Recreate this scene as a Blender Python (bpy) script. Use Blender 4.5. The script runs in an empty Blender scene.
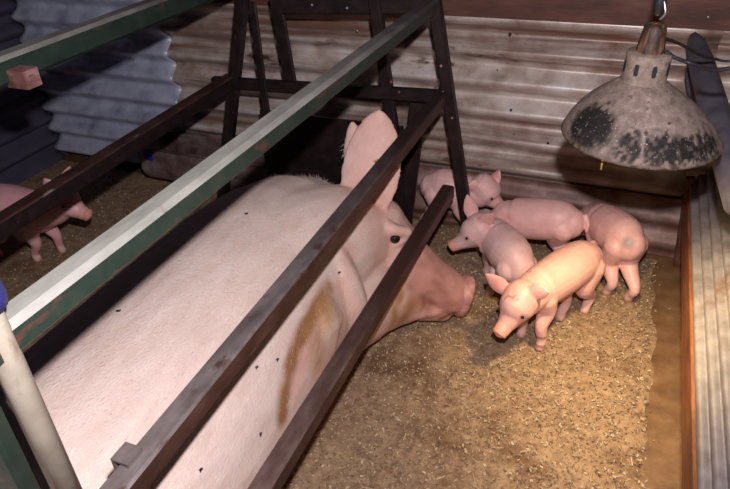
import bpy, bmesh, math, random
import numpy as np
from mathutils import Vector, Matrix
random.seed(7); np.random.seed(7)
D = bpy.data; SC = bpy.context.scene; COL = SC.collection

# ------------------------------------------------------------------ camera
H = 1.3                      # lens height above the pen floor
F = 640.0                    # focal length in pixels of a 730 x 489 frame
_vx = 50.0; _vy = (F*F + 315*_vx)/434.5
_y = np.array([315, -434.5, F]); _y /= np.linalg.norm(_y)
_d = np.array([_vx, _vy, F]);    _d /= np.linalg.norm(_d)
_x = np.cross(_d, _y); _x = -_x if _x[0] < 0 else _x
RW = np.array([_x, _y, -_d])
cam = D.objects.new('camera', D.cameras.new('camera')); COL.objects.link(cam)
cam.data.sensor_width = 36; cam.data.lens = F/730*36; cam.data.clip_start = 0.02
m = Matrix.Identity(4)
for r in range(3):
    m[r][0] = RW[r][0]; m[r][1] = -RW[r][1]; m[r][2] = -RW[r][2]
m[0][3], m[1][3], m[2][3] = 0, 0, H
cam.matrix_world = m
SC.camera = cam
def at(px, py, ax, val):
    """point of the place seen at a photograph pixel, on the plane axis = val"""
    r = RW @ np.array([px-365, py-244.5, F]); o = np.array([0, 0, H]); t = (val-o['xyz'.index(ax)])/r['xyz'.index(ax)]
    return Vector(o+t*r)

# ------------------------------------------------------------------ world, flash, exposure
w = D.worlds.new('shed_air'); SC.world = w; w.use_nodes = True
w.node_tree.nodes['Background'].inputs[0].default_value = (0.42, 0.40, 0.62, 1)
w.node_tree.nodes['Background'].inputs[1].default_value = 0.008
fl = D.lights.new('camera_flash', 'POINT'); fl.energy = 96; fl.shadow_soft_size = 0.018; fl.color = (1.0, 0.93, 0.965)
flo = D.objects.new('camera_flash', fl); COL.objects.link(flo)
flo.location = Vector((0, 0, H)) + Vector([-RW[i][1] for i in range(3)])*0.16 + Vector([RW[i][0] for i in range(3)])*0.035
vs = SC.view_settings
vs.view_transform = 'Standard'; vs.look = 'None'; vs.gamma = 1; vs.use_curve_mapping = False; vs.exposure = 0.0

# ------------------------------------------------------------------ materials
def nn(nt, t, **k):
    n = nt.nodes.new(t)
    for a, b in k.items():
        if a in n.inputs: n.inputs[a].default_value = b
        else: setattr(n, a, b)
    return n
def c4(c): return (c[0], c[1], c[2], 1)
def mat(name, cols, scale=20, rough=.6, metal=0., bump=.15, bscale=None, detail=6, stretch=(1, 1, 1), extra=None, attr=None, sss=0., dist=.004):
    """noise through a colour ramp; optional second colour laid in patches; bump"""
    M = D.materials.new(name); M.use_nodes = True; nt = M.node_tree; L = nt.links
    B = nt.nodes['Principled BSDF']; B.inputs['Roughness'].default_value = rough; B.inputs['Metallic'].default_value = metal
    tc = nn(nt, 'ShaderNodeTexCoord'); mp = nn(nt, 'ShaderNodeMapping'); mp.inputs['Scale'].default_value = stretch
    L.new(tc.outputs['Object'], mp.inputs['Vector'])
    nz = nn(nt, 'ShaderNodeTexNoise', Scale=scale, Detail=detail, Roughness=.62); L.new(mp.outputs[0], nz.inputs['Vector'])
    rp = nn(nt, 'ShaderNodeValToRGB'); els = rp.color_ramp.elements
    n = len(cols)
    while len(els) < n: els.new(.5)
    for i, c in enumerate(cols):
        els[i].position = .28+.44*i/max(1, n-1); els[i].color = c4(c)
    L.new(nz.outputs[0], rp.inputs[0]); out = rp.outputs[0]
    if attr:
        a = nn(nt, 'ShaderNodeAttribute', attribute_name=attr); mx = nn(nt, 'ShaderNodeMix', data_type='RGBA', blend_type='MULTIPLY')
        mx.inputs[0].default_value = 1; L.new(a.outputs['Color'], mx.inputs[6]); L.new(out, mx.inputs[7]); out = mx.outputs[2]
    for (c, sc, lo, hi, st) in (extra or []):
        mp2 = nn(nt, 'ShaderNodeMapping'); mp2.inputs['Scale'].default_value = st; mp2.inputs['Location'].default_value = (3.1*sc, .7, 1.3)
        L.new(tc.outputs['Object'], mp2.inputs['Vector'])
        n2 = nn(nt, 'ShaderNodeTexNoise', Scale=sc, Detail=7, Roughness=.65); L.new(mp2.outputs[0], n2.inputs['Vector'])
        mr = nn(nt, 'ShaderNodeMapRange'); mr.inputs[1].default_value = lo; mr.inputs[2].default_value = hi
        L.new(n2.outputs[0], mr.inputs[0])
        mx = nn(nt, 'ShaderNodeMix', data_type='RGBA'); L.new(mr.outputs[0], mx.inputs[0]); L.new(out, mx.inputs[6]); mx.inputs[7].default_value = c4(c); out = mx.outputs[2]
    L.new(out, B.inputs['Base Color'])
    if bump:
        n3 = nn(nt, 'ShaderNodeTexNoise', Scale=bscale or scale*2, Detail=5, Roughness=.6); L.new(mp.outputs[0], n3.inputs['Vector'])
        bp = nn(nt, 'ShaderNodeBump', Strength=bump, Distance=dist); L.new(n3.outputs[0], bp.inputs['Height']); L.new(bp.outputs[0], B.inputs['Normal'])
    if sss:
        B.inputs['Subsurface Weight'].default_value = sss; B.inputs['Subsurface Radius'].default_value = (.012, .005, .003); B.inputs['Subsurface Scale'].default_value = .6
    return M
M = {}
M['concrete'] = mat('wet_concrete', [(.10, .05, .024), (.17, .09, .045), (.24, .14, .075)], 14, .55, 0, .3, 60)
M['bedding'] = mat('sawdust', [(.15, .09, .052), (.29, .185, .108), (.41, .28, .17)], 42, .9, 0, .6, 150, extra=[((.13, .065, .03), 5, .54, .70, (1, 1, 1)), ((.46, .33, .18), 110, .60, .68, (1, 1, 1))])
M['chip'] = mat('straw_chip', [(.85, .85, .85), (1, 1, 1)], 60, .85, 0, 0, attr='Col')
M['sheet_rust'] = mat('rusty_corrugated_iron', [(.30, .20, .155), (.58, .49, .445), (.76, .71, .69)], 9, .38, .12, .12, 60, stretch=(1, 1, 1), extra=[((.20, .115, .085), 7, .46, .62, (.10, 1, 1.9)), ((.17, .08, .05), 4, .54, .72, (1, 1, 1)), ((.10, .045, .03), 7, .62, .70, (.6, 1, 2)), ((.10, .05, .035), 60, .66, .72, (1, 1, 1))])
M['sheet_blue'] = mat('bluish_galvanised_iron', [(.24, .25, .36), (.46, .49, .62), (.64, .67, .78)], 10, .40, .12, .12, 60, extra=[((.12, .09, .12), 5, .58, .72, (1, 1, 1)), ((.10, .05, .035), 40, .64, .72, (1, 1, 1))])
M['sheet_foot'] = mat('rusted_lower_iron', [(.09, .035, .025), (.22, .12, .10), (.42, .32, .30)], 9, .5, .08, .2, 50)
M['sheet_side'] = mat('grey_partition_iron', [(.11, .09, .09), (.20, .18, .19), (.29, .265, .265)], 12, .5, .08, .12, 60, extra=[((.14, .07, .04), 6, .58, .7, (1, 1, 1))])
M['rust_board'] = mat('orange_rusted_board', [(.07, .018, .008), (.19, .06, .018), (.32, .12, .04)], 16, .6, .05, .4, 60, stretch=(3, .5, 3))
M['header'] = mat('dark_red_boarding', [(.055, .018, .012), (.10, .035, .022), (.15, .06, .04)], 12, .6, 0, .3, 40, stretch=(.6, 1, 2))
M['dark_wall'] = mat('dark_shed_wall', [(.04, .034, .06), (.08, .07, .12)], 6, .8, 0, .3)
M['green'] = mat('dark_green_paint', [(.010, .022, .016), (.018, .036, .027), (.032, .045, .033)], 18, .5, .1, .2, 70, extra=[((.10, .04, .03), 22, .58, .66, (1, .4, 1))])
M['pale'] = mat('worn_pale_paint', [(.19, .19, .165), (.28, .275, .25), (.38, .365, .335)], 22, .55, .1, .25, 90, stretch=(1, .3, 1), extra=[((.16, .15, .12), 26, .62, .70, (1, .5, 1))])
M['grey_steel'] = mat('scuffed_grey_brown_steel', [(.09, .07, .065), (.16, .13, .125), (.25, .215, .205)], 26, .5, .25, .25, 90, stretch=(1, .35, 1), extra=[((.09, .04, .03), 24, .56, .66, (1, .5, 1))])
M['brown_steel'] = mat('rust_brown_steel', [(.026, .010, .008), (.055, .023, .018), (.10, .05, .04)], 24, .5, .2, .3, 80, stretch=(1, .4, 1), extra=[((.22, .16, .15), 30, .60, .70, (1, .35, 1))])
M['dark_steel'] = mat('blackened_brown_steel', [(.009, .004, .005), (.018, .009, .010), (.036, .018, .017)], 26, .5, .2, .3, 90, extra=[((.22, .10, .05), 34, .70, .76, (1, 1, 1))])
M['bolt'] = mat('bright_bolt_steel', [(.4, .38, .38), (.6, .58, .56)], 40, .35, .8, 0)
M['cream'] = mat('cream_pipe_paint', [(.30, .26, .20), (.40, .35, .28), (.47, .42, .345)], 16, .5, 0, .12, 70, extra=[((.25, .19, .13), 18, .62, .74, (1, 1, .5))])
M['blue'] = mat('dark_blue_tape', [(.015, .015, .10), (.03, .03, .18)], 30, .5, 0, .3, 90)
M['tag'] = mat('bright_blue_tag', [(.01, .01, .30), (.015, .015, .40)], 30, .5, 0, 0)
M['pinkrust'] = mat('pink_brown_scale', [(.10, .04, .035), (.24, .11, .10), (.42, .26, .25)], 22, .5, .1, .5, 60)
M['trough'] = mat('rusty_trough_iron', [(.07, .03, .026), (.20, .13, .12), (.36, .30, .30)], 14, .5, .3, .3, 60)
M['lamp'] = mat('dusty_lamp_metal', [(.13, .097, .085), (.215, .165, .145), (.31, .25, .225)], 60, .75, .05, .5, 190, attr='Col', dist=.003, extra=[((.045, .03, .03), 75, .60, .68, (1, 1, 1)), ((.52, .44, .40), 210, .62, .70, (1, 1, 1))])
M['lampin'] = mat('lamp_inside', [(.65, .6, .5), (.75, .7, .6)], 20, .4, .3, 0)
M['socket'] = mat('scorched_socket', [(.012, .007, .008), (.05, .022, .014), (.24, .12, .06)], 40, .6, 0, .5, 90, stretch=(2, 2, .5))
M['rubber'] = mat('black_rubber', [(.012, .010, .014), (.03, .026, .032)], 30, .55, 0, .15, 90)
M['darkpipe'] = mat('dark_grey_pipe', [(.045, .040, .052), (.085, .078, .10), (.12, .11, .14)], 14, .5, .1, .2, 70)
M['wire'] = mat('bright_wire', [(.5, .48, .45), (.7, .68, .64)], 30, .3, .8, 0)
M['skin'] = mat('pig_skin', [(.88, .80, .80), (1, 1, 1)], 34, .42, 0, .35, 260, attr='Col', sss=.12, dist=.0025)
M['hide'] = mat('sow_hide', [(.84, .78, .74), (1, 1, 1)], 30, .6, 0, .5, 300, attr='Col', sss=.08, stretch=(1, .35, 1), dist=.004)
M['bristle'] = mat('white_bristle', [(.80, .72, .66), (.9, .84, .78)], 30, .5, 0, 0)
M['eye'] = mat('dark_eye', [(.012, .008, .008), (.02, .012, .01)], 30, .12, 0, 0)
M['lash'] = mat('dark_nostril', [(.06, .015, .012), (.09, .025, .02)], 30, .6, 0, 0)
M['fly'] = mat('black_fly', [(.008, .007, .008), (.015, .012, .014)], 30, .5, 0, 0)
M['wax'] = mat('yellow_ear_wax', [(.10, .03, .01), (.5, .30, .08), (.75, .55, .22)], 90, .6, 0, .4)
def paint_falloff(M_, y0, y1, col):
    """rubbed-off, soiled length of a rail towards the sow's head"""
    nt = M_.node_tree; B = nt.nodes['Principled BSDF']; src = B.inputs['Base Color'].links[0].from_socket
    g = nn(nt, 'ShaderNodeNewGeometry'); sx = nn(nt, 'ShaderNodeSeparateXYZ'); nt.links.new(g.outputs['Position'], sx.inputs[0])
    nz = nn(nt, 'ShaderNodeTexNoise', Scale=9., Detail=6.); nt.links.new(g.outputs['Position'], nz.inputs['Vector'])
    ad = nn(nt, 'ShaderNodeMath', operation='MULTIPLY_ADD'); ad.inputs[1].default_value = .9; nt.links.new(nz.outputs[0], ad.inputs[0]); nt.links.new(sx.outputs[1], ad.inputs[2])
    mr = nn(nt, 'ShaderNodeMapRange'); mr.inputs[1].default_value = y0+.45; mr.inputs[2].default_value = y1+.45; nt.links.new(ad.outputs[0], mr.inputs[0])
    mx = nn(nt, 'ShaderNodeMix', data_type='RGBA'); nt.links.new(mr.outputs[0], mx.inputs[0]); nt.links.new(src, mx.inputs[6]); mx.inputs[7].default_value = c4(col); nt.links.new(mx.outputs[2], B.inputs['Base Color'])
M['scuffed'] = mat('scuffed_rust_steel', [(.06, .028, .022), (.13, .08, .07), (.24, .18, .165)], 26, .5, .2, .3, 80, stretch=(1, .35, 1)); paint_falloff(M['scuffed'], .6, 1.2, (.045, .02, .016)); paint_falloff(M['pale'], .75, 1.7, (.06, .05, .055)); paint_falloff(M['grey_steel'], .5, 1.5, (.03, .016, .016))  # rail tops: far-end dimming of the flash is mixed into their colour
bm_ = D.materials.new('glowing_bulb'); bm_.use_nodes = True
b_ = bm_.node_tree.nodes['Principled BSDF']; b_.inputs['Base Color'].default_value = (1, .75, .4, 1)
b_.inputs['Emission Color'].default_value = (1, .62, .25, 1); b_.inputs['Emission Strength'].default_value = 6
M['bulb'] = bm_

# ------------------------------------------------------------------ mesh helpers
def empty(name, loc=(0, 0, 0)):
    o = D.objects.new(name, None); COL.objects.link(o); o.location = loc; o.empty_display_size = .05; return o
def tag(o, label=None, cat=None, group=None, kind=None):
    for k, v in (('label', label), ('category', cat), ('group', group), ('kind', kind)):
        if v: o[k] = v
    return o
def build(name, verts, faces, mats, parent=None, smooth=False, fm=None, data=None):
    if data is None:
        me = D.meshes.new(name); me.from_pydata([tuple(v) for v in verts], [], faces)
        for mm in (mats if isinstance(mats, (list, tuple)) else [mats]): me.materials.append(mm)
        b = bmesh.new(); b.from_mesh(me); bmesh.ops.recalc_face_normals(b, faces=b.faces); b.to_mesh(me); b.free()
        if fm: me.polygons.foreach_set('material_index', fm)
        if smooth: me.polygons.foreach_set('use_smooth', [True]*len(me.polygons))
        me.update()
    else: me = data
    o = D.objects.new(name, me); COL.objects.link(o)
    if parent is not None:
        o.parent = parent
        o.location = -Vector(parent.location) if parent.type == 'EMPTY' and parent.parent is None else (0, 0, 0)
    return o
def prism(p0, p1, prof, up=(0, 0, 1), taper=1.):
    """profile [(u, v)] swept from p0 to p1; u to the side, v up"""
    p0, p1 = Vector(p0), Vector(p1); t = (p1-p0).normalized(); s = t.cross(Vector(up)).normalized(); u = s.cross(t)
    n = len(prof)
    V = [p0+s*a+u*b for a, b in prof]+[p1+s*a*taper+u*b*taper for a, b in prof]
    Fc = [(i, (i+1) % n, n+(i+1) % n, n+i) for i in range(n)]+[tuple(range(n))[::-1], tuple(range(n, 2*n))]
    return V, Fc
def rect(wd, ht, ch):
    a, b = wd/2, ht/2
    return [(-a+ch, -b), (a-ch, -b), (a, -b+ch), (a, b-ch), (a-ch, b), (-a+ch, b), (-a, b-ch), (-a, -b+ch)]
def bar(name, p0, p1, wd, ht, m_, parent, up=(0, 0, 1), ch=.005, top=None):
    V, Fc = prism(p0, p1, rect(wd, ht, ch), up)
    fm = None
    if top is not None:
        fm = [0]*len(Fc)
        for i in (3, 4, 5): fm[i] = 1
        return build(name, V, Fc, [m_, top], parent, fm=fm)
    return build(name, V, Fc, m_, parent)
def tubegeo(pts, rad, n=12):
    pts = [Vector(p) for p in pts]; V = []; Fc = []
    rs = rad if isinstance(rad, (list, tuple)) else [rad]*len(pts)
    ref = Vector((0, 0, 1)) if abs((pts[-1]-pts[0]).normalized().z) < .9 else Vector((1, 0, 0))
    for i, p in enumerate(pts):
        t = (pts[min(i+1, len(pts)-1)]-pts[max(i-1, 0)]).normalized(); s = t.cross(ref).normalized(); u = s.cross(t)
        for k in range(n):
            a = 2*math.pi*k/n; V.append(p+s*math.cos(a)*rs[i]+u*math.sin(a)*rs[i])
    for i in range(len(pts)-1):
        for k in range(n): Fc.append((i*n+k, i*n+(k+1) % n, (i+1)*n+(k+1) % n, (i+1)*n+k))
    Fc += [tuple(range(n))[::-1], tuple(range((len(pts)-1)*n, len(pts)*n))]
    return V, Fc
def tube(name, pts, rad, m_, parent=None, n=12):
    V, Fc = tubegeo(pts, rad, n); return build(name, V, Fc, m_, parent, smooth=True)
def curve_pts(ctrl, n=24):
    """Catmull-Rom through the control points"""
    P = [Vector(c) for c in ctrl]; P = [2*P[0]-P[1]]+P+[2*P[-1]-P[-2]]; out = []
    for i in range(1, len(P)-2):
        for k in range(n//(len(P)-3)):
            t = k/(n//(len(P)-3)); a, b, c, d = P[i-1:i+3]
            out.append(.5*((2*b)+(c-a)*t+(2*a-5*b+4*c-d)*t*t+(3*b-a-3*c+d)*t**3))
    out.append(P[-2]); return out
def lathe(prof, n=48, caps=False):
    V = []; Fc = []
    for r, z in prof:
        for k in range(n): a = 2*math.pi*k/n; V.append(Vector((r*math.cos(a), r*math.sin(a), z)))
    for i in range(len(prof)-1):
        for k in range(n): Fc.append((i*n+k, i*n+(k+1) % n, (i+1)*n+(k+1) % n, (i+1)*n+k))
    if caps: Fc += [tuple(range(n)), tuple(range((len(prof)-1)*n, len(prof)*n))[::-1]]
    return V, Fc
def sphere(c, r, n=12, k=8, sc=(1, 1, 1)):
    V, Fc = lathe([(r*math.sin(math.pi*i/k)+1e-5, -r*math.cos(math.pi*i/k)) for i in range(k+1)], n)
    return [Vector(c)+Vector((v.x*sc[0], v.y*sc[1], v.z*sc[2])) for v in V], Fc
def corrugated(name, org, along, length, z0, z1, m_, parent, pitch=.102, amp=.023, nrm=(0, -1, 0), th=.0015, wob=.004, phase=0., nx=24, lobe=False):
    """upright sheet with ridges running along its length"""
    al = Vector(along); nv = Vector(nrm); V = []; Fc = []; nz = max(8, int((z1-z0)/pitch*16)); o = Vector(org)
    for side in (0, 1):
        for j in range(nz+1):
            z = z0+(z1-z0)*j/nz
            for i in range(nx+1):
                s = length*i/nx; zz = z+wob*math.sin(s*2.3+phase)*.6
                d = amp*(2*abs(math.sin(math.pi*zz/pitch+phase))-1 if lobe else math.sin(2*math.pi*zz/pitch+phase))+wob*math.sin(s*3.7+z*5+phase)-side*th
                V.append(o+al*s+nv*d+Vector((0, 0, z)))
    W = nx+1; Nn = W*(nz+1)
    for j in range(nz):
        for i in range(nx):
            a = j*W+i; Fc.append((a, a+1, a+W+1, a+W)); Fc.append((Nn+a, Nn+a+W, Nn+a+W+1, Nn+a+1))
    for i in range(nx):
        Fc.append((i, Nn+i, Nn+i+1, i+1)); a = nz*W+i; Fc.append((a, a+1, Nn+a+1, Nn+a))
    for j in range(nz):
        a = j*W; Fc.append((a, a+W, Nn+a+W, Nn+a)); a = j*W+nx; Fc.append((a, Nn+a, Nn+a+W, a+W))
    return build(name, V, Fc, m_, parent, smooth=True)
def boxgeo(x0, x1, y0, y1, z0, z1):
    V = [(x, y, z) for z in (z0, z1) for y in (y0, y1) for x in (x0, x1)]
    return V, [(0, 1, 3, 2), (4, 6, 7, 5), (0, 4, 5, 1), (2, 3, 7, 6), (0, 2, 6, 4), (1, 5, 7, 3)]
def box(name, x0, x1, y0, y1, z0, z1, m_, parent=None):
    return build(name, *boxgeo(x0, x1, y0, y1, z0, z1), m_, parent)

# ------------------------------------------------------------------ the setting
YW = 2.075                       # back wall
XL, XR = -2.52, .30              # left wall, right partition
fo = box('floor', XL-.1, 1.6, -1.2, YW+.13, -.08, 0, M['concrete']); tag(fo, kind='structure')
wb = box('wall_back', XL-.1, 1.6, YW+.06, YW+.12, 0, 2.0, M['dark_wall']); tag(wb, kind='structure')
ZT = .787
corrugated('corrugated_sheet', (-1.80, YW+.0, 0), (1, 0, 0), 2.02, .20, ZT, M['sheet_rust'], wb, phase=4.0, wob=.002)
corrugated('corrugated_sheet', (.16, YW+.009, 0), (1, 0, 0), 1.42, .20, ZT-.004, M['sheet_rust'], wb, phase=4.0)
corrugated('corrugated_sheet', (XL, YW-.006, 0), (1, 0, 0), .80, .05, ZT+.04, M['sheet_blue'], wb, phase=4.0, wob=.0)
corrugated('rusted_lower_sheet', (-1.80, YW-.012, 0), (1, 0, 0), 3.38, 0.0, .235, M['sheet_foot'], wb, phase=4.0, amp=.014)
box('header_board', -1.75, 1.6, YW-.030, YW+.06, ZT-.004, ZT+.27, M['header'], wb)
box('header_board', -1.75, 1.6, YW-.028, YW+.06, ZT+.275, ZT+.55, M['header'], wb)
for (px, py) in ((357, 31), (340, 18), (368, 76), (510, 34), (511, 110), (708, 17), (548, 143)):
    p = at(px, py, 'y', YW-.028); V, Fc = sphere(p, .0045, 8, 5, (1, .6, 1)); build('screw', V, Fc, M['bolt'] if px < 400 or px == 708 else M['dark_steel'], wb, True)
wl = box('wall_left', XL-.1, XL, -1.2, YW+.06, 0, 2.0, M['dark_wall']); tag(wl, kind='structure')
for k in range(4):
    corrugated('corrugated_sheet', (XL+.012, -1.15+k*.80, 0), (0, 1, 0), .82, .0, 1.0, M['dark_wall'], wl, nrm=(1, 0, 0), phase=k*.3)

wr = box('wall_right', XR+.012, XR+.045, -.9, YW-.01, 0, .35, M['dark_steel']); tag(wr, kind='structure')
def sloped_sheet(y0, y1, dz):
    """corrugated sheet capping the partition, its rounded ridges running back to the wall"""
    p0, p1 = Vector((.238, 0, .298)), Vector((.385, 0, .470)); al = (p1-p0); L = al.length; al.normalize(); nv = Vector((-al.z, 0, al.x)); n = 96; ny = 10; V = []; Fc = []
    for side in (0, 1):
        for j in range(ny+1):
            y = y0+(y1-y0)*j/ny
            for i in range(n+1):
                t = L*i/n; d = .012*abs(math.sin(math.pi*t/.029+.35))-.002*side+dz+.0012*math.sin(y*4+t*9); q = p0+al*t+nv*d; V.append((q.x, y, q.z))
    W = n+1; N = W*(ny+1)
    for j in range(ny):
        for i in range(n):
            a = j*W+i; Fc += [(a, a+1, a+W+1, a+W), (N+a, N+a+W, N+a+W+1, N+a+1)]
        a = j*W; Fc.append((a, a+W, N+a+W, N+a)); a += n; Fc.append((a, N+a, N+a+W, a+W))
    for i in range(n): Fc.append((i, N+i, N+i+1, i+1)); a = ny*W+i; Fc.append((a, a+1, N+a+1, N+a))
    build('corrugated_sheet', V, Fc, M['sheet_side'], wr, True)
sloped_sheet(-.9, .62, .002); sloped_sheet(.60, YW-.02, 0)
V, Fc = prism((.2435, -.9, .232), (.2435, YW-.03, .232), [(-.006, -.062), (.006, -.060), (-.001, .062), (-.013, .060)]); build('rust_board', V, Fc, M['rust_board'], wr)
for yy in (-.6, .2, .95, 1.6): bar('bracket', (.245, yy, .20), (XR+.02, yy, .20), .03, .04, M['dark_steel'], wr)
bar('corner_post', (.262, YW-.035, 0), (.232, YW-.035, .33), .028, .03, M['header'], wr, up=(0, 1, 0))

# sawdust bedding with a ragged edge along the wet strip
def bedding():
    nx, ny = 150, 150; x0, x1, y0, y1 = XL+.02, .195, -1.1, YW-.03; V = []; Fc = []
    for j in range(ny+1):
        y = y0+(y1-y0)*j/ny; e = x1+.007*math.sin(y*9)+.006*math.sin(y*31+1)+.004*random.uniform(-1, 1)
        for i in range(nx+1):
            u = i/nx; x = x0+(e-x0)*u
            z = .007+.0035*math.sin(x*17+math.sin(y*11)*2)*math.sin(y*14+1.2)+random.uniform(-.002, .002)
            if i == nx: z = .0005
            V.append((x, y, z))
    W = nx+1
    for j in range(ny):
        for i in range(nx): a = j*W+i; Fc.append((a, a+1, a+W+1, a+W))
    return build('sawdust_bedding', V, Fc, M['bedding'], None, True)
bd = bedding(); tag(bd, 'tan sawdust and straw bedding spread over the pen floor', 'bedding', kind='stuff')
def chips():
    V = []; Fc = []; C = []; pal = [(.38, .26, .15), (.46, .34, .21), (.31, .20, .115), (.55, .43, .29), (.19, .115, .065), (.35, .235, .135)]
    N = 42000
    for k in range(N):
        r = random.random()
        if r < .62: x = random.uniform(-.75, .20); y = random.uniform(.5, YW-.05)
        elif r < .9: x = random.uniform(-2.4, -.7); y = random.uniform(.6, YW-.05)
        else: x = random.uniform(-2.4, .27); y = random.uniform(-.9, YW-.05)
        if x > .19 and random.random() < .75: continue
        z = .009+random.random()*.005; a = random.uniform(0, 6.283); l = random.choice((.0011, .0016, .0022, .0030, .0038)); wd = l*random.uniform(.25, .6)
        if random.random() < .010: l = random.uniform(.008, .016); wd = .0012
        if x > .19: z = .002
        dx, dy = math.cos(a), math.sin(a); t = random.uniform(-.0025, .0025); n = len(V)
        for s1, s2 in ((-1, -1), (1, -1), (1, 1), (-1, 1)):
            V.append((x+dx*l*s1-dy*wd*s2, y+dy*l*s1+dx*wd*s2, z+t*s1+.001*s2))
        Fc.append((n, n+1, n+2, n+3)); c = random.choice(pal); C += [c4(c)]*4
    o = build('straw_chips', V, Fc, M['chip'])
    ca = o.data.color_attributes.new('Col', 'FLOAT_COLOR', 'POINT'); ca.data.foreach_set('color', np.array(C, 'f').ravel())
    return o
tag(chips(), 'pale straw flakes and wood chips strewn over the bedding', 'straw', kind='stuff')

# ------------------------------------------------------------------ farrowing crate
YF = 1.835                       # plane of the front end frame
cr = empty('farrowing_crate', (-.85, YF, 0))
tag(cr, 'open steel farrowing crate of green and brown rails around the sow', 'crate')
Y0 = -.35
xA, zA = -.582, .858
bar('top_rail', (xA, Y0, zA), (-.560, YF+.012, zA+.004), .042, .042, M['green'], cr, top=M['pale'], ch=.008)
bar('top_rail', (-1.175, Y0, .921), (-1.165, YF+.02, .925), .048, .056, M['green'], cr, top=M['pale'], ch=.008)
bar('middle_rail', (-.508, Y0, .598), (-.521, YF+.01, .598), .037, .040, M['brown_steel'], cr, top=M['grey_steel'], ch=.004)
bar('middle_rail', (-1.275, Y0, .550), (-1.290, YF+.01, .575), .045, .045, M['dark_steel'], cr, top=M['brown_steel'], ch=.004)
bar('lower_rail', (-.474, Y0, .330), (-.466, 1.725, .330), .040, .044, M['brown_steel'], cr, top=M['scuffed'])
# end frame posts, flaring towards the floor
def post(p, q, wd=.034, ht=.034, nm='post', mm='dark_steel'):
    return bar(nm, p, q, wd, ht, M[mm], cr, up=(0, 1, 0), ch=.004)
post((-.555, YF, .885), (-.415, YF, .11), .036)
post((-1.165, YF, .95), (-1.44, YF, 0), .038)
post(at(252, 2, 'y', YF-.03), at(267, 116, 'y', YF-.03), .028, .012, 'brace')
post(at(275, -4, 'y', YF+.01), at(291, 84, 'y', YF+.01), .045, .014, 'brace')
post(at(374, -6, 'y', YF), at(398, 165, 'y', YF), .036, .03)
post(at(419, 98, 'y', YF+.035), at(403, 235, 'y', YF+.035), .055, .02, 'brace')
bar('crossbar', at(214, 82, 'y', YF-.005), at(452, 97, 'y', YF-.005), .03, .038, M['dark_steel'], cr, ch=.004)
bar('top_crossbar', at(282, 2, 'y', YF+.01), at(438, 1, 'y', YF+.01), .028, .070, M['dark_steel'], cr, ch=.004)
box('baffle_plate', -1.20, -.66, YF+.018, YF+.028, .10, .47, M['dark_steel'], cr)
for (px, py) in ((312, 5), (347, 8), (391, 82), (399, 92), (443, 92), (437, 80), (452, 118), (441, 66)):
    p = at(px, py, 'y', YF-.02); V, Fc = sphere(p, .0045, 8, 5); build('bolt', V, Fc, M['bolt'] if py < 10 else M['pinkrust'], cr, True)
# square tube lug on the near middle rail
def tubestub(name, c, ax, side, up, L, s, wall, mm):
    c, ax, side, up = Vector(c), Vector(ax), Vector(side), Vector(up); V = []; Fc = []
    for e in (-1, 1):
        for r in (s/2, s/2-wall):
            for a, b in ((-1, -1), (1, -1), (1, 1), (-1, 1)): V.append(c+ax*e*L/2+side*a*r+up*b*r)
    for k in range(4):
        n = (k+1) % 4
        Fc += [(k, n, 8+n, 8+k), (4+k, 12+k, 12+n, 4+n), (k, 4+k, 4+n, n), (8+k, 8+n, 12+n, 12+k)]
    return build(name, V, Fc, mm, cr)
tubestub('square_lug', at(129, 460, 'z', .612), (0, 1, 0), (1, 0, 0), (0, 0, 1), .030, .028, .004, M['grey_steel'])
tubestub('square_lug', (-1.128, .900, .908), (1, 0, 0), (0, 1, 0), (0, 0, 1), .055, .036, .011, M['pinkrust'])
# rear post: cream pipe with blue tape, green flat bar beside it
rp = tube('rear_post', [(-.568, .316, .50), (-.566, .318, .92), (-.566, .318, 1.02)], .0160, M['cream'], cr, 20)
V, Fc = lathe([(.0175, .904), (.0235, .908), (.0255, .922), (.0235, .945), (.026, .97), (.024, 1.01), (.012, 1.03)], 20)
build('blue_tape', [v+Vector((-.566, .318, 0)) for v in V], Fc, M['blue'], rp, True)
bar('flat_post', (-.638, .298, .54), (-.634, .300, .84), .03, .045, M['green'], cr, up=(1, .3, 0))
bar('rear_post', (-1.28, .30, 0), (-1.20, .30, .905), .036, .036, M['green'], cr, up=(0, 1, 0))
bar('rear_post', (-.50, YF-.9-1.0, 0), (-.545, YF-.9-1.0, .84), .034, .034, M['dark_steel'], cr, up=(0, 1, 0))

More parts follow.
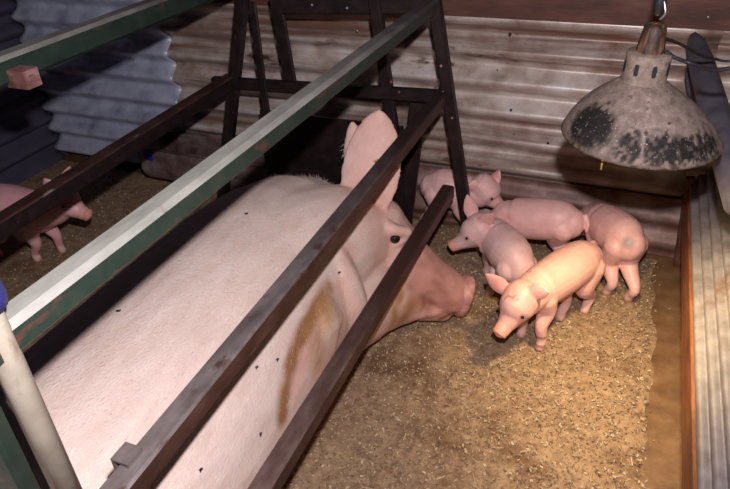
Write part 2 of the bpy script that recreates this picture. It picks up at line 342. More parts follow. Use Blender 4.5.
# ------------------------------------------------------------------ feed trough between the crate end and the back wall
tr = empty('feed_trough', (-1.3, 1.955, 0)); tag(tr, 'rusty half-round iron feed trough under the crate end frame', 'trough')
def trough():
    x0, x1 = -1.83, -.80; V = []; Fc = []; n = 14; yc, r, zc = 1.960, .088, .150
    prof = [(-r, .235)]+[(-r*math.cos(math.pi*k/n), zc-.085*math.sin(math.pi*k/n)) for k in range(n+1)]+[(r, .235)]
    inn = [(a*.94, zc+(b-zc)*.94 if b < zc else b) for a, b in prof]
    ring = prof+inn[::-1]; m2 = len(ring)
    for x in (x0, x1):
        for a, b in ring: V.append((x, yc+a, b))
    Fc = [(i, (i+1) % m2, m2+(i+1) % m2, m2+i) for i in range(m2)]
    h = len(prof)
    for i in range(h-1): Fc += [(i, i+1, m2-2-i, m2-1-i), (m2+i, 2*m2-1-i, 2*m2-2-i, m2+i+1)]
    build('trough_shell', V, Fc, M['trough'], tr)
    for x in (x0, x1-.004):
        W = [(x+d, yc+a, b) for d in (0, .004) for a, b in prof]; hh = h
        build('end_plate', W, [tuple(range(hh)), tuple(range(hh, 2*hh))[::-1]]+[(i, (i+1) % hh, hh+(i+1) % hh, hh+i) for i in range(hh)], M['trough'], tr)
    tube('rim', [(x0, yc-r, .236), (x1, yc-r, .236)], .006, M['trough'], tr, 8)
    for x in (-1.7, -.95): box('foot', x-.02, x+.02, yc-.05, yc+.05, 0, .075, M['dark_steel'], tr)
trough()
p = at(148, 156, 'y', 1.864)
box('blue_tag', p.x-.018, p.x+.018, 1.862, 1.870, p.z-.018, p.z+.018, M['tag'], tr)

# ------------------------------------------------------------------ animals
def ringloft(V, Fc, cs, n=20):
    """cs: list of (centre, side, up, ra, rb) rings joined and closed with rounded ends"""
    b0 = len(V)
    for (c, s, u, ra, rb) in cs:
        for k in range(n):
            a = 2*math.pi*k/n; V.append(c+s*math.cos(a)*ra+u*math.sin(a)*rb)
    for i in range(len(cs)-1):
        for k in range(n): Fc.append((b0+i*n+k, b0+i*n+(k+1) % n, b0+(i+1)*n+(k+1) % n, b0+(i+1)*n+k))
    Fc.append(tuple(b0+k for k in range(n))[::-1]); Fc.append(tuple(b0+(len(cs)-1)*n+k for k in range(n)))
def limb(V, Fc, pts, rads, up=(0, 0, 1), n=16, sub=5, flat=False):
    """tapering rounded chain; rads are numbers or (side, up) pairs"""
    P = [Vector(p) for p in pts]; Rr = [(r, r) if not isinstance(r, (tuple, list)) else r for r in rads]
    PP = [2*P[0]-P[1]]+P+[2*P[-1]-P[-2]]; C = []; Q = []
    for i in range(len(P)-1):
        for k in range(sub):
            t = k/sub; a, b, c, d = PP[i:i+4]
            C.append(.5*((2*b)+(c-a)*t+(2*a-5*b+4*c-d)*t*t+(3*b-a-3*c+d)*t**3)); tt = t
            Q.append((Rr[i][0]*(1-tt)+Rr[i+1][0]*tt, Rr[i][1]*(1-tt)+Rr[i+1][1]*tt))
    C.append(P[-1]); Q.append(Rr[-1]); up = Vector(up); cs = []
    T = [(C[min(i+1, len(C)-1)]-C[max(i-1, 0)]).normalized() for i in range(len(C))]
    def fr(t):
        s = t.cross(up)
        if s.length < .05: s = t.cross(Vector((0, 1, .1)))
        s.normalize(); return s, s.cross(t)
    s, u = fr(T[0]); r0 = Q[0]
    for k in (3, 2, 1):
        a = k/3.3*math.pi/2; cs.append((C[0]-T[0]*min(r0)*math.sin(a)*.9, s, u, r0[0]*math.cos(a), r0[1]*math.cos(a)))
    for c, t, q in zip(C, T, Q):
        s, u = fr(t); cs.append((c, s, u, q[0], q[1]))
    s, u = fr(T[-1]); r1 = Q[-1]
    for k in (1, 2, 3):
        a = k/3.3*math.pi/2; cs.append((C[-1]+T[-1]*min(r1)*math.sin(a)*(.25 if flat else .9), s, u, r1[0]*math.cos(a), r1[1]*math.cos(a)))
    ringloft(V, Fc, cs, n)
def ear(V, Fc, base, tip, side, width, thick, cup=.3, bend=.0, taper=.45, pw=.75):
    """leaf shaped ear; side is the width direction, cup curls the edges"""
    base, tip, side = Vector(base), Vector(tip), Vector(side); ax = tip-base; L = ax.length; ax.normalize()
    side = (side-ax*side.dot(ax)).normalized(); nv = ax.cross(side); b0 = len(V); st = 14; m_ = 9; rings = []
    for i in range(st+1):
        t = 1-(1-i/st)**1.4; wd = width*.5*(.62+.38*math.sin(math.pi/2*min(1, t/.4)))
        if t > taper: wd *= max(.06, max(0, 1-((t-taper)/(1.001-taper))**2)**pw)
        c = base+ax*L*t+nv*bend*L*t*t; ring = []
        for sgn in (1, -1):
            for k in range(m_):
                u = -1+2*k/(m_-1); u = u*sgn
                ring.append(c+side*u*wd+nv*(cup*wd*u*u+sgn*thick*.5*(1-.25*u*u)))
        rings.append(ring); V.extend(ring)
    n = 2*m_
    for i in range(st):
        for k in range(n): Fc.append((b0+i*n+k, b0+i*n+(k+1) % n, b0+(i+1)*n+(k+1) % n, b0+(i+1)*n+k))
    Fc.append(tuple(b0+k for k in range(n))[::-1]); Fc.append(tuple(b0+st*n+k for k in range(n)))
def fuse(name, V, Fc, voxel, smooth, m_, parent, colour, floor=.004, fac=.5):
    """one continuous skin over all the lofted volumes"""
    me = D.meshes.new('raw'); me.from_pydata([tuple(v) for v in V], [], Fc)
    b = bmesh.new(); b.from_mesh(me); bmesh.ops.recalc_face_normals(b, faces=b.faces); b.to_mesh(me); b.free()
    o = D.objects.new('raw', me); COL.objects.link(o)
    md = o.modifiers.new('r', 'REMESH'); md.mode = 'VOXEL'; md.voxel_size = voxel; md.use_smooth_shade = True
    sm = o.modifiers.new('s', 'SMOOTH'); sm.iterations = smooth; sm.factor = fac
    dg = bpy.context.evaluated_depsgraph_get(); out = D.meshes.new_from_object(o.evaluated_get(dg)); D.objects.remove(o); D.meshes.remove(me)
    out.name = name; n = len(out.vertices); co = np.empty(n*3, 'f'); out.vertices.foreach_get('co', co); co = co.reshape(-1, 3)
    co[:, 2] = np.maximum(co[:, 2], floor); out.vertices.foreach_set('co', co.ravel())
    nr = np.empty(n*3, 'f'); out.vertices.foreach_get('normal', nr); nr = nr.reshape(-1, 3)
    ca = out.color_attributes.new('Col', 'FLOAT_COLOR', 'POINT'); cc = np.ones((n, 4), 'f'); cc[:, :3] = colour(co, nr); ca.data.foreach_set('color', cc.ravel())
    out.polygons.foreach_set('use_smooth', [True]*len(out.polygons)); out.materials.clear(); out.materials.append(m_); out.update()
    ob = D.objects.new(name, out); COL.objects.link(ob); ob.parent = parent
    if parent is not None: ob.location = -Vector(parent.location)
    return ob, co, nr
def near(co, p, r, soft=.5):
    d = np.linalg.norm(co-np.array(p, 'f'), axis=1); return np.clip((r-d)/(r*soft), 0, 1)[:, None]
def segd(co, a, b):
    a, b = np.array(a, 'f'), np.array(b, 'f'); t = np.clip(((co-a)@(b-a))/((b-a)@(b-a)+1e-9), 0, 1)[:, None]; return np.linalg.norm(co-(a+t*(b-a)), axis=1)
def near_seg(co, a, b, r, soft=.5): return np.clip((r-segd(co, a, b))/(r*soft), 0, 1)[:, None]
def blend(c, w_, col): return c*(1-w_)+np.array(col, 'f')*w_
def wob(co, f, s=0.):
    return (.5+.5*np.sin(co[:, 0]*f+s+2*np.sin(co[:, 1]*f*.7+s*2))*np.sin(co[:, 1]*f*1.1+1.7*np.sin(co[:, 2]*f*.9+s))*np.cos(co[:, 2]*f*.8+s))[:, None]

def piglet(label, rump, shoulder, head, snout, fr, hd, ears, rb=.066, tail=None, tint=(.80, .44, .37), extra=None, legs=(1, 1, 1, 1), eyes=(1, 1), ear_w=.050, hs=1., look_up=.0):
    """fr, hd: ((x, y) left, (x, y) right) feet; ears: ((base, tip, side), ...)"""
    rump, shoulder, head, snout = map(Vector, (rump, shoulder, head, snout)); V = []; Fc = []
    a = (shoulder-rump).normalized(); up = Vector((0, 0, 1)); sd = a.cross(up).normalized()      # sd = the animal's right
    mid = (rump+shoulder)/2
    limb(V, Fc, [rump-a*.012-up*.004, rump+a*.025+up*.004, mid+up*.004, shoulder-a*.005, shoulder+a*.035+up*.006], [(rb*.70, rb*.78), (rb*.92, rb*1.0), (rb*1.0, rb*1.04), (rb*.90, rb*1.02), (rb*.66, rb*.8)], n=24)
    limb(V, Fc, [shoulder+a*.01+up*.006, (shoulder+a*.03)*.5+head*.5, head], [rb*.85, rb*.80, rb*.70], n=20)
    h = (snout-head).normalized(); hsd = h.cross(up).normalized(); hu = hsd.cross(h); L = (snout-head).length
    limb(V, Fc, [head-h*.020*hs, head+h*.015*hs, head+h*L*.50-hu*.004, head+h*L*.80-hu*.003, snout], [(.047*hs, .050*hs), (.044*hs, .048*hs), (.030*hs, .032*hs), (.0215*hs, .022*hs), (.0205*hs, .0195*hs)], up=hu, n=20)
    limb(V, Fc, [head-hu*.020*hs, head+h*L*.45-hu*.018*hs, head+h*L*.78-hu*.013*hs], [.036*hs, .022*hs, .012*hs], up=hu, n=16)
    for k, sg in ((0, -1), (1, 1)):
        if legs[k]:
            f = Vector((*fr[k], 0)); j = shoulder+sd*sg*rb*.44-up*rb*.26; kn = j*.42+f*.58+a*.002; kn.z = .092; el = j*.72+f*.28-a*.012; el.z = .135
            limb(V, Fc, [j, el, kn+a*.004, f+up*.045-a*.001, f+a*.004+up*.011], [.034, .027, .0185, .0140, .0150], n=14, flat=True, up=a)
        if legs[2+k]:
            f = Vector((*hd[k], 0)); j = rump+sd*sg*rb*.42-up*rb*.16+a*.008; kn = j*.55+f*.45+a*.022; kn.z = .120; hk = f+up*.068-a*.016
            limb(V, Fc, [j, kn, hk, f+up*.034-a*.003, f+a*.004+up*.011], [.042, .030, .0170, .0138, .0150], n=14, flat=True, up=a)
    for (b_, t_, s_) in ears: ear(V, Fc, b_, t_, s_, ear_w, .0066, .30, 0., .25, .85)
    if tail:
        limb(V, Fc, [Vector(q) for q in tail], [.0085, .0065, .005, .0045][:len(tail)], n=8)
    root = empty('piglet', (mid.x, mid.y, 0)); tag(root, label, 'piglet', 'piglets in the pen')
    def colour(co, nr):
        c = np.tile(np.array(tint, 'f'), (len(co), 1)); c = blend(c, wob(co, 38)*.25, (tint[0]*1.06, tint[1]*1.22, tint[2]*1.22)); c = blend(c, wob(co, 60, 2.)*.22, (tint[0]*.8, tint[1]*.66, tint[2]*.68))
        for (b_, t_, s_) in ears: c = blend(c, near_seg(co, Vector(b_).lerp(Vector(t_), .3), t_, .034, .6)*.55, (.80, .36, .32))
        c = blend(c, near(co, snout, .034, .6)*.85, (.85, .36, .24))
        for sg in (-1, 1): c = blend(c, near_seg(co, snout-hu*.013*hs+hsd*sg*.012*hs-h*.008, head+h*L*.42-hu*.024*hs+hsd*sg*.028*hs, .0050, .5)*.6, (.36, .13, .09)); c = blend(c, near(co, head+h*(.028*hs)+hsd*sg*.0385*hs+hu*.017*hs, .013, .6)*.6, (.55, .26, .22))
        c = blend(c, near(co, snout-hu*.028-h*.02, .03, .6)*.4, (.62, .30, .22))
        z = co[:, 2:3]; c = blend(c, np.clip((.11-z)/.08, 0, 1)*.45, (.86, .62, .58)); c = blend(c, np.clip((.026-z)/.012, 0, 1)*.75, (.36, .20, .14))
        c = blend(c, np.clip((.05-z)/.03, 0, 1)*wob(co, 150, 1.)*.4, (.35, .18, .10))
        if extra: c = extra(co, c, dict(head=head, h=h, hu=hu, hsd=hsd, rump=rump, a=a, sd=sd))
        return c
    fuse('body', V, Fc, .0032, 4, M['skin'], root, colour)
    nose = disc(snout+h*.005*hs, h, hu, .0205*hs, .0188*hs, .0085*hs, M['pigsnout'], root)
    for k, sg in ((0, -1), (1, 1)):
        if eyes[k]:
            e = head+h*(.028*hs)+hsd*sg*.0385*hs+hu*.017*hs
            E, G = sphere(e-hsd*sg*.0014, .0044*hs, 12, 8); build('eye', E, G, M['eye'], root, True)
        n_ = snout+h*.0102*hs+hsd*sg*.0075*hs
        E, G = sphere(n_, .0036*hs, 8, 6); build('nostril', E, G, M['lash'], nose, True)
    return root

# --- the sow --------------------------------------------------------------------------------------------
sow = empty('sow', (-.78, .7, 0)); tag(sow, 'huge cream white sow lying in the crate with her head turned right', 'pig')
V = []; Fc = []
def trunk():
    st = [  # y, cx, cz, half width, half height
(-.36, -.80, .22, .05, .06), (-.34, -.80, .23, .13, .13), (-.26, -.80, .24, .20, .20), (-.10, -.80, .26, .255, .255), (.15, -.805, .265, .285, .270),
        (.45, -.805, .265, .292, .275), (.75, -.81, .265, .288, .275), (.95, -.815, .265, .280, .276), (1.12, -.82, .265, .270, .275), (1.26, -.82, .265, .250, .262), (1.38, -.815, .265, .215, .235), (1.47, -.80, .265, .15, .19), (1.52, -.79, .265, .08, .10)]
    cs = [(Vector((cx, y, cz)), Vector((1, 0, 0)), Vector((0, 0, 1)), a, b) for y, cx, cz, a, b in st]
    ringloft(V, Fc, cs, 36)
trunk()
up = Vector((0, 0, 1))
# belly and hams spread on the floor
limb(V, Fc, [(-.76, .0, .13), (-.75, .4, .12), (-.75, .8, .12)], [.19, .215, .19], n=24)
limb(V, Fc, [(-.70, -.10, .15), (-.66, .10, .10), (-.62, .30, .06), (-.60, .42, .045)], [.15, .10, .05, .04], n=18)
# shoulder and folded fore leg
limb(V, Fc, [(-.68, 1.02, .30), (-.665, .98, .18), (-.665, .93, .10)], [.15, .115, .07], n=20)
limb(V, Fc, [(-.66, .92, .07), (-.66, 1.03, .05), (-.66, 1.12, .045)], [.055, .045, .042], n=14)
# neck, skull, jowl, muzzle
SN = Vector((-.378, 1.500, .108)); SK = Vector((-.632, 1.452, .305))
limb(V, Fc, [(-.80, 1.08, .30), (-.75, 1.24, .32), (-.69, 1.36, .325), (-.64, 1.44, .31)], [.240, .205, .165, .125], n=24)
limb(V, Fc, [(-.74, 1.16, .20), (-.66, 1.29, .175), (-.60, 1.37, .150), (-.53, 1.43, .125)], [.185, .165, .140, .098], n=20)
limb(V, Fc, [SK, SK+Vector((.036, .012, -.045)), (-.520, 1.48, .192), (-.450, 1.492, .150), SN], [(.125, .125), (.118, .115), (.096, .093), (.076, .073), (.062, .064)], up=(.5, .2, .6), n=22)
limb(V, Fc, [(-.56, 1.43, .13), (-.47, 1.465, .085), (-.405, 1.478, .062)], [.095, .062, .040], n=18)
sd_ = Vector((.88, .34, -.30)).normalized()
# lip fold along the mouth
limb(V, Fc, [(-.53, 1.375, .11), (-.46, 1.408, .088), (-.405, 1.438, .082)], [.012, .022, .012], n=10)
limb(V, Fc, [(-.450, 1.425, .185), (-.425, 1.432, .160), (-.420, 1.440, .125)], [.008, .013, .008], n=10)
# brow
E1 = at(393, 238, 'y', 1.392)
limb(V, Fc, [E1+Vector((-.045, .02, .030)), E1+Vector((-.004, .010, .020)), E1+Vector((.030, .035, .004))], [.024, .019, .016], n=12)
limb(V, Fc, [E1+Vector((-.030, .01, -.014)), E1+Vector((.004, .010, -.022)), E1+Vector((.030, .035, -.012))], [.016, .013, .012], n=12)
# loose folds of the neck
limb(V, Fc, [(-.72, 1.22, .46), (-.625, 1.18, .41), (-.572, 1.17, .28), (-.60, 1.19, .14)], [.03, .045, .052, .04], n=12, up=(0, 1, 0))
# ears: the near one stands up, open to the camera
EB = at(364, 214, 'y', 1.405); ET = at(380, 110, 'y', 1.55)
ear(V, Fc, EB, ET, (.92, .36, .1), .168, .015, .20, -.03, .40, .62)
ear(V, Fc, at(360, 190, 'y', 1.50), at(352, 120, 'y', 1.56), (.9, .3, .0), .075, .015, .2, 0, .4, .7)
def raysnap(co, px, py):
    """nearest surface point of the animal under a photograph pixel"""
    r = Vector(RW @ np.array([px-365, py-244.5, F])).normalized(); d = co-np.array([0, 0, H]); t = d@np.array(r); e = np.linalg.norm(d-t[:, None]*np.array(r), axis=1)
    k = np.where(e < .009)[0]
    return k[np.argmin(t[k])] if len(k) else None
def sow_colour(co, nr):
    c = np.tile(np.array((.74, .60, .545), 'f'), (len(co), 1)); y = co[:, 1:2]; z = co[:, 2:3]; x = co[:, 0:1]
    c = blend(c, wob(co, 9)*.35, (.80, .68, .62)); c = blend(c, wob(co, 23, 1.)*.22, (.70, .50, .44))
    low = np.clip((.30-z)/.25, 0, 1)*np.clip((x+.72)/.12, 0, 1); c = blend(c, low*.6, (.78, .48, .43))
    fwd = np.clip((x*.75+y*.66-.38)/.12, 0, 1); c = blend(c, fwd*.7, (.76, .46, .39))
    pk = near(co, (-.55, 1.0, .12), .24, .7); c = blend(c, pk*.75, (.80, .47, .42))
    # brown staining along the fold behind the fore leg and under the jaw, pink bare skin in front of it
    def S(px, py): i = raysnap(co, px, py); return Vector(co[i]) if i is not None else Vector((9, 9, 9))
    def trail(c, pts, r, col, k, fq, ph, soft=.9):
        q = [S(*p_) for p_ in pts]; w_ = np.zeros((len(co), 1))
        for a_, b_ in zip(q, q[1:]): w_ = np.maximum(w_, near_seg(co, a_, b_, r, soft))
        return blend(c, np.clip(w_*k*(.45+.75*wob(co, fq, ph)), 0, .92), col)
    c = trail(c, ((322, 318), (308, 352), (300, 388)), .050, (.84, .50, .44), 1.1, 20, .2)
    c = trail(c, ((332, 288), (318, 312), (302, 340), (293, 372), (287, 402), (286, 418)), .030, (.30, .13, .035), 1.5, 40, .5)
    c = trail(c, ((335, 300), (320, 335), (322, 360)), .055, (.52, .29, .12), .9, 26, 1.4)
    c = trail(c, ((352, 250), (345, 285), (352, 310)), .05, (.70, .36, .28), .7, 20, .4)
    c = trail(c, ((405, 320), (390, 335), (380, 352), (420, 325)), .045, (.40, .18, .06), 1.2, 30, 2.)
    mz = near_seg(co, (-.47, 1.46, .18), SN, .115, .6); c = blend(c, mz*.8, (.52, .20, .14)); c = blend(c, np.clip(mz*(wob(co, 60, .3)*1.5-.4), 0, 1)*.6, (.26, .09, .055))
    c = trail(c, ((404, 292), (398, 310), (396, 325)), .022, (.45, .24, .06), 1.1, 40, .2)
    c = trail(c, ((425, 297), (432, 306), (428, 318)), .020, (.28, .10, .065), .8, 40, .2); c = trail(c, ((438, 282), (446, 297)), .018, (.32, .12, .08), .7, 40, .2); c = trail(c, ((415, 332), (440, 322), (455, 316)), .012, (.22, .07, .05), 1.2, 40, .2)
    c = trail(c, ((420, 275), (432, 272)), .02, (.66, .34, .28), .8, 40, .2)
    c = blend(c, near_seg(co, EB.lerp(ET, .1), ET, .11, .7)*.6, (.80, .50, .44)); c = blend(c, near(co, EB.lerp(ET, .18), .075, .8)*.6, (.66, .30, .22))
    c = blend(c, near(co, E1, .038, .6)*.6, (.62, .34, .30))
    return c
sb, sco, snr = fuse('body', V, Fc, .0060, 8, M['hide'], sow, sow_colour, .006)
eo = build('eye', *sphere(E1+Vector((.004, .004, -.002)), .0155, 16, 10), M['eye'], sow, True)
def disc(c, ax, up_, ra, rb, th, m_, parent, nm='snout'):
    """flat gristly nose disc with a raised rim"""
    s_ = ax.cross(up_).normalized(); u_ = s_.cross(ax); V = []; Fc = []; n = 28
    pr = [(.80, -th*1.2), (.95, -th*.5), (1.0, 0), (.98, th*.55), (.90, th*.8), (.74, th*.55), (.4, th*.42), (.05, th*.4)]
    for r, z in pr:
        for k in range(n):
            a = 2*math.pi*k/n; w_ = 1+.05*math.sin(a)-.05*math.cos(2*a); V.append(c+ax*z+s_*math.cos(a)*ra*r*w_+u_*math.sin(a)*rb*r*w_)
    for i in range(len(pr)-1):
        for k in range(n): Fc.append((i*n+k, i*n+(k+1) % n, (i+1)*n+(k+1) % n, (i+1)*n+k))
    Fc += [tuple(range(n))[::-1], tuple(range((len(pr)-1)*n, len(pr)*n))]
    return build(nm, V, Fc, m_, parent, True)
M['sowsnout'] = mat('raw_pink_snout', [(.36, .13, .11), (.56, .26, .23), (.68, .38, .34)], 40, .45, 0, .5, 120)
M['pigsnout'] = mat('orange_pink_snout', [(.62, .22, .14), (.74, .32, .22), (.80, .42, .32)], 50, .4, 0, .3, 160)
snd = disc(SN+sd_*.028, sd_, up, .060, .066, .022, M['sowsnout'], sow)
for sg in (-1, 1):
    a = SN+sd_*.0335+sd_.cross(up).normalized()*sg*.022+up*.004
    build('nostril', *sphere(a, .0105, 10, 7, (.7, .8, 1.1)), M['lash'], snd, True)
# wax crumbs deep in the near ear
for k in range(22):
    i = raysnap(sco, 375+random.gauss(0, 2.6), 164+random.gauss(0, 6))
    if i is None: continue
    r_ = random.uniform(.002, .0045); build('ear_wax', *sphere(Vector(sco[i]), r_, 7, 5, (1, 1, random.uniform(.8, 1.8))), M['wax'], sow, True)
def bristles():
    up_ = np.where((sco[:, 2] > .10) & (sco[:, 1] > -.2) & (sco[:, 1] < 1.30+.25*(sco[:, 0] < -.72)))[0]; idx = np.random.choice(up_, 15000); V = []; Fc = []
    for i in idx:
        p = Vector(sco[i]); n = Vector(snr[i]); lie = Vector((0, -1, -.35)); lie = (lie-n*lie.dot(n)).normalized()
        lie = (lie+Vector((random.uniform(-.35, .35), random.uniform(-.35, .35), random.uniform(-.35, .35)))).normalized(); L = random.uniform(.010, .022)
        s = lie.cross(n).normalized()*.00042; d = (lie*.9+n*random.uniform(.18, .5)).normalized(); b = len(V); p = p+Vector((random.uniform(-.003, .003), random.uniform(-.003, .003), 0))
        V += [p-s, p+s, p+d*L]; Fc.append((b, b+1, b+2))
    o = build('bristles', V, Fc, M['bristle'], sow); o['kind'] = 'stuff'
bristles()
# flies on the sow's hide
def snap(px, py):
    i = raysnap(sco, px, py); return (None, None) if i is None else (Vector(sco[i]), Vector(snr[i]))
fly_at = (('black fly on the back of the sow beside the long green top rail', 248, 211), ('black fly on the near left back of the sow', 120, 307), ('black fly on the sow flank just right of the middle rail', 260, 367), ('black fly high on the sow shoulder near the brown stain', 281, 360), ('black fly on the sow shoulder right of the middle rail', 342, 274), ('black fly low on the sow belly near the frame bottom', 205, 470), ('black fly on the sow belly by the lower rail', 263, 437))
for lab, px, py in fly_at:
    p, n = snap(px, py)
    if p is None: continue
    f = empty('fly', p); tag(f, lab, 'fly', 'flies on the sow'); n.normalize(); t = Vector((.4, .9, 0)); t = (t-n*t.dot(n)).normalized(); s = n.cross(t)
    vv, ff = sphere((0, 0, 0), .0023, 10, 6, (1, 1, 1)); Mx = Matrix((t*1.7, s, n)).transposed()
    build('fly_body', [Mx@v+p+n*.0025 for v in vv], ff, M['fly'], f, True)
    for sg in (-1, 1):
        q = [p+n*.0045, p+n*.0045-t*.005+s*sg*.003, p+n*.004-t*.006+s*sg*.001]; q += [a+n*.0006 for a in q]
        build('wing', q, [(0, 1, 2), (3, 5, 4), (0, 3, 4, 1), (1, 4, 5, 2), (2, 5, 3, 0)], M['fly'], f)

# --- piglets --------------------------------------------------------------------------------------------
def A(px, py, y): return at(px, py, 'y', y)
# front piglet walking towards the camera, nose down
def marks(co, c, k):
    for (x0, y0, x1, y1) in ((502, 297, 505, 294), (506, 295, 509, 296), (511, 296, 512, 294), (514, 298, 518, 296)):
        c = blend(c, near_seg(co, co[raysnap(co, x0, y0)], co[raysnap(co, x1, y1)], .0042, .7)*.6, (.30, .13, .08))
    for z in (.028, .058): c = blend(c, ((np.abs(co[:, 2]-z) < .005) & (np.hypot(co[:, 0]+.113, co[:, 1]-1.46) < .035))[:, None]*.7, (.28, .10, .06))
    return c
piglet('pink piglet nearest the camera, nose down with dark marks on its forehead', (-.028, 1.672, .203), (-.135, 1.485, .200), A(519, 303, 1.405), A(501, 331, 1.345),
       ((-.105, 1.460), (-.166, 1.497)), ((-.004, 1.672), (-.070, 1.612)),
       ((A(507, 293, 1.42), A(485, 273, 1.42), (.75, .15, .65)), (A(530, 292, 1.395), A(550, 292, 1.39), (.2, -.3, -.9))), rb=.064,
       tail=(A(588, 246, 1.73), A(594, 242, 1.75), A(597, 248, 1.765)), tint=(.86, .50, .43), extra=marks, hs=1.08)
piglet('greyish pink piglet in profile with raised head, left of the front piglet', (-.215, 1.640, .160), (-.302, 1.735, .178), A(477, 231, 1.735), A(454, 245, 1.715),
       ((-.333, 1.772), (-.297, 1.662)), ((-.235, 1.700), (-.200, 1.575)),
       ((A(473, 218, 1.755), A(467, 194, 1.77), (.8, .3, .2)), (A(482, 226, 1.715), A(493, 213, 1.70), (.6, .2, -.6))), rb=.066, tint=(.88, .58, .54), hs=1.05,
       extra=lambda co, c, k: blend(c, near(co, (-.30, 1.68, .21), .09, .9)*.35, (.50, .38, .40)))
piglet('smooth pink piglet seen side-on, standing behind the two front piglets', A(568, 222, 1.865), A(514, 218, 1.885), A(493, 233, 1.855), A(480, 246, 1.835),
       ((-.30, 1.93), (-.29, 1.85)), ((-.11, 1.93), (-.10, 1.85)),
       ((A(499, 222, 1.88), A(494, 213, 1.885), (.7, .3, .2)), (A(498, 226, 1.83), A(506, 220, 1.82), (.6, .2, -.5))), rb=.068,
       tail=(A(586, 216, 1.865), A(588, 225, 1.85), A(586, 232, 1.845)), tint=(.94, .57, .53), legs=(1, 1, 1, 1))
piglet('pink piglet against the back wall behind the crate post, pricked ears', (-.585, 1.985, .195), (-.475, 1.985, .19), A(486, 191, 1.975), A(501, 206, 1.970),
       ((-.46, 2.02), (-.46, 1.95)), ((-.60, 2.02), (-.60, 1.95)),
       ((A(491, 184, 1.99), A(500, 170, 2.0), (.7, -.2, .5)), (A(478, 187, 1.935), A(467, 185, 1.925), (.3, .2, .8))), rb=.068, tint=(.92, .58, .55), hs=1.05)
piglet('pink piglet turned away with a grey patch on its rump', (.082, 1.800, .205), (.005, 1.915, .190), (-.035, 1.972, .165), (-.075, 2.005, .095),
       ((-.018, 1.916), (.050, 1.925)), ((.052, 1.786), (.118, 1.775)),
       ((A(603, 218, 1.94), A(602, 204, 1.95), (.8, .2, .2)), (A(590, 228, 1.95), A(584, 214, 1.96), (.7, .2, .4))), rb=.068,
       tint=(.88, .53, .48),
       extra=lambda co, c, k: blend(blend(c, near(co, co[raysnap(co, 629, 246)], .026, .6)*.8, (.34, .27, .27)), near(co, A(606, 226, 1.82), .07, .9)*.35, (.55, .30, .28)))
piglet('pink piglet at the left edge beyond the crate rails', (-2.02, 1.33, .225), (-1.845, 1.345, .215), A(63, 200, 1.36), A(86, 214, 1.365),
       ((-1.86, 1.40), (-1.905, 1.325)), ((-2.06, 1.40), (-2.07, 1.30)),
       ((A(65, 188, 1.375), A(70, 166, 1.38), (.5, .3, .5)), (A(52, 190, 1.335), A(44, 178, 1.33), (.6, .2, .6))), rb=.078, tint=(.86, .48, .50), hs=1.15, ear_w=.05)

# ------------------------------------------------------------------ heat lamp
LC = Vector((.0373, 1.287, .7662)); RL0 = .1275; KL = 1.1667; RL = RL0*KL
lp = empty('heat_lamp', LC); tag(lp, 'dusty domed metal heat lamp hanging over the piglets', 'lamp')
tilt = Matrix.Rotation(math.radians(1.5), 3, 'Y')
def place(V): return [tilt@(Vector((v.x-.0135*min(1, max(0, v.z/.09)), v.y, v.z*.93))*KL)+LC for v in V]
prof = [(RL0, -.002), (RL0+.0015, .0015), (RL0*.975, .010), (RL0*.905, .026), (RL0*.80, .044), (RL0*.67, .062), (RL0*.52, .078), (RL0*.395, .090), (.041, .098), (.036, .101)]
inn = [(r-.0025, z-.002) for r, z in prof[1:]][::-1]
Vd, Fd = lathe(prof+inn, 64); Vd = place(Vd)
sh = build('shade', Vd, Fd, [M['lamp'], M['lampin']], lp, True, fm=None)
fi = [1 if (k//64) >= len(prof) else 0 for k in range(len(Fd))]; sh.data.polygons.foreach_set('material_index', fi)
co = np.array([tuple(v-LC) for v in Vd]); cc = np.ones((len(co), 4), 'f'); ang = np.degrees(np.arctan2(co[:, 1], co[:, 0])); rr = np.hypot(co[:, 0], co[:, 1])/RL; zz = co[:, 2]
sc_ = np.zeros(len(co))
sub = bmesh.new(); sub.from_mesh(sh.data); bmesh.ops.subdivide_edges(sub, edges=[e for e in sub.edges], cuts=3, use_grid_fill=True); sub.to_mesh(sh.data); sub.free()
n = len(sh.data.vertices); co = np.empty(n*3, 'f'); sh.data.vertices.foreach_get('co', co); co = co.reshape(-1, 3)-np.array(LC, 'f')
ang = np.degrees(np.arctan2(co[:, 1], co[:, 0])); rr = np.hypot(co[:, 0], co[:, 1])/RL; rag = (wob(co, 140)[:, 0]-.5)*.12+(wob(co, 360, 1.)[:, 0]-.5)*.10
s1 = np.clip((.36-np.hypot((ang+136)/80, (rr-.84+rag*1.2)/.60))/.16, 0, 1)*(.80+.20*(wob(co, 300, 2.)[:, 0]))          # soot on the left
s2 = np.clip((.120-np.abs(rr-.885+rag*1.4)*.9)/.06, 0, 1)*np.clip((ang+112)/10, 0, 1)*np.clip((-8-ang)/14, 0, 1)*(.45+.55*np.clip(wob(co, 240, .7)[:, 0]*2-.3, 0, 1))  # soot along the near right rim
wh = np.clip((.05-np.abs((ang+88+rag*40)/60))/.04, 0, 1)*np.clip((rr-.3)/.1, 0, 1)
cc = np.ones((n, 4), 'f'); col = np.tile(np.array((1, .95, .9), 'f'), (n, 1))
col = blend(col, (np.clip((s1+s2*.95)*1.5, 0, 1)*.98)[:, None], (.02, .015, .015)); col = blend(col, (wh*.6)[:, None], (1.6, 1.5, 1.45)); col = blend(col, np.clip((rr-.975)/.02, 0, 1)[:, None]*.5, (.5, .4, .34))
cc[:, :3] = col; ca = sh.data.color_attributes.new('Col', 'FLOAT_COLOR', 'POINT'); ca.data.foreach_set('color', cc.ravel()); sh.data.polygons.foreach_set('use_smooth', [True]*len(sh.data.polygons))
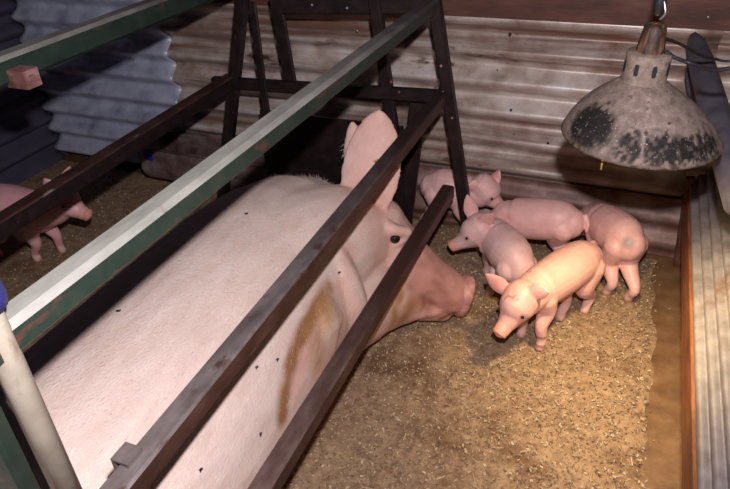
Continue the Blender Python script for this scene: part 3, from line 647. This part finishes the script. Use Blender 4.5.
# neck with vent slots
def white(o):
    a = o.data.color_attributes.new('Col', 'FLOAT_COLOR', 'POINT'); a.data.foreach_set('color', np.tile(np.array((1.05, 1, .92, 1), 'f'), (len(o.data.vertices), 1)).ravel()); return o
nk = white(build('neck', place(lathe([(.037, .098), (.0345, .104), (.0345, .128), (.0340, .149), (.0325, .1505), (.016, .152)], 40)[0]), lathe([(.037, .098), (.0345, .104), (.0345, .128), (.0340, .149), (.0325, .1505), (.016, .152)], 40)[1], M['lamp'], lp, True))
for k in range(8):
    a = math.radians(-72+45*k+3); c = Vector((math.cos(a)*.0342, math.sin(a)*.0342, .127)); t = Vector((-math.sin(a), math.cos(a), 0)); r_ = Vector((math.cos(a), math.sin(a), 0)); q = []
    for d in (-.002, .0012):
        for i in range(10):
            b = 2*math.pi*i/10; q.append(c+r_*d+t*.0036*math.copysign(abs(math.cos(b))**.5, math.cos(b))+up*(.0100*math.copysign(abs(math.sin(b))**.5, math.sin(b))))
    build('vent_slot', place(q), [tuple(range(10))[::-1], tuple(range(10, 20))]+[(i, (i+1) % 10, 10+(i+1) % 10, 10+i) for i in range(10)], M['rubber'], nk, False)
Vs, Fs = lathe([(.0215, .150), (.0205, .162), (.0185, .178), (.017, .190), (.013, .197), (.004, .199)], 22)
Vs = [Vector((v.x*(1+.06*math.sin(9*math.atan2(v.y, v.x))), v.y*(1+.06*math.sin(9*math.atan2(v.y, v.x))), v.z)) for v in Vs]
build('socket', place(Vs), Fs, M['socket'], lp, True)
tube('hook', place(curve_pts([Vector((.004, 0, .204)), Vector((.009, -.004, .216)), Vector((.004, 0, .232)), Vector((-.002, 0, .245))], 18)), .0022, M['wire'], lp, 8)
tube('flex', [LC+Vector((-.010, .006, .228)), LC+Vector((-.011, .006, .250)), LC+Vector((-.011, .006, .38)), LC+Vector((-.011, .006, 1.2))], [.009, .0105, .0085, .0085], M['rubber'], lp, 12)
Vb, Fb = lathe([(.014, .085), (.016, .06), (.03, .03), (.036, .012), (.030, -.002), (.012, -.009), (.001, -.010)], 28)
build('bulb', place(Vb), Fb, M['bulb'], lp, True)
for (px, py) in ((602, 164), (673, 170)):
    q = at(px, py, 'y', LC.y-.100); tube('drip', [q+up*.016, q-up*.012 if px < 650 else q], .0022, M['wax'], lp, 6)
hl = D.lights.new('heat_lamp_light', 'SPOT'); hl.energy = 36; hl.color = (1.0, .74, .38); hl.spot_size = math.radians(108); hl.spot_blend = 1.0; hl.shadow_soft_size = .03
hlo = D.objects.new('heat_lamp_light', hl); COL.objects.link(hlo); hlo.location = LC+Vector((0, 0, -.02)); hlo.rotation_euler = (math.radians(3), math.radians(-13), 0)

# ------------------------------------------------------------------ cables and dark pipes in the right corner
c2 = [LC+Vector((.014, -.009, .167)), at(676, 58, 'y', 1.28), at(693, 64, 'y', 1.28), at(712, 70, 'y', 1.24), at(732, 68, 'y', 1.22), at(790, 60, 'y', 1.2)]
c1 = [LC+Vector((.005, 0, .190)), at(680, 44, 'y', 1.45), at(700, 55, 'y', 1.6), at(715, 59, 'y', 1.7), at(733, 61, 'y', 1.7), at(790, 55, 'y', 1.7)]
tube('power_cable', curve_pts(c1, 40), .0032, M['rubber'], lp, 8)
tube('power_cable', curve_pts(c2, 40), .0036, M['rubber'], lp, 8)
def leaner(ctrl, rads, label, n=18):
    o = tube('rubber_pipe', ctrl, rads, M['darkpipe'], None, n); return tag(o, label, 'pipe')
T = at(694, 36, 'y', YW-.10); Bq = at(740, 205, 'y', 1.32)
leaner([T+up*.012, T, T.lerp(Bq, .06), T.lerp(Bq, .2), T.lerp(Bq, .5), T.lerp(Bq, 1.), T.lerp(Bq, 1.05)], [.004, .012, .023, .031, .033, .030, .015], 'fat dark grey pipe leaning in the right back corner')
T2 = at(690, 68, 'y', YW-.06); B2 = at(708, 140, 'y', YW-.10)
leaner([T2+up*.01, T2, T2.lerp(B2, .12), T2.lerp(B2, .5), B2, T2.lerp(B2, 1.05)], [.004, .012, .020, .026, .028, .01], 'short dark grey pipe half hidden behind the fat one')
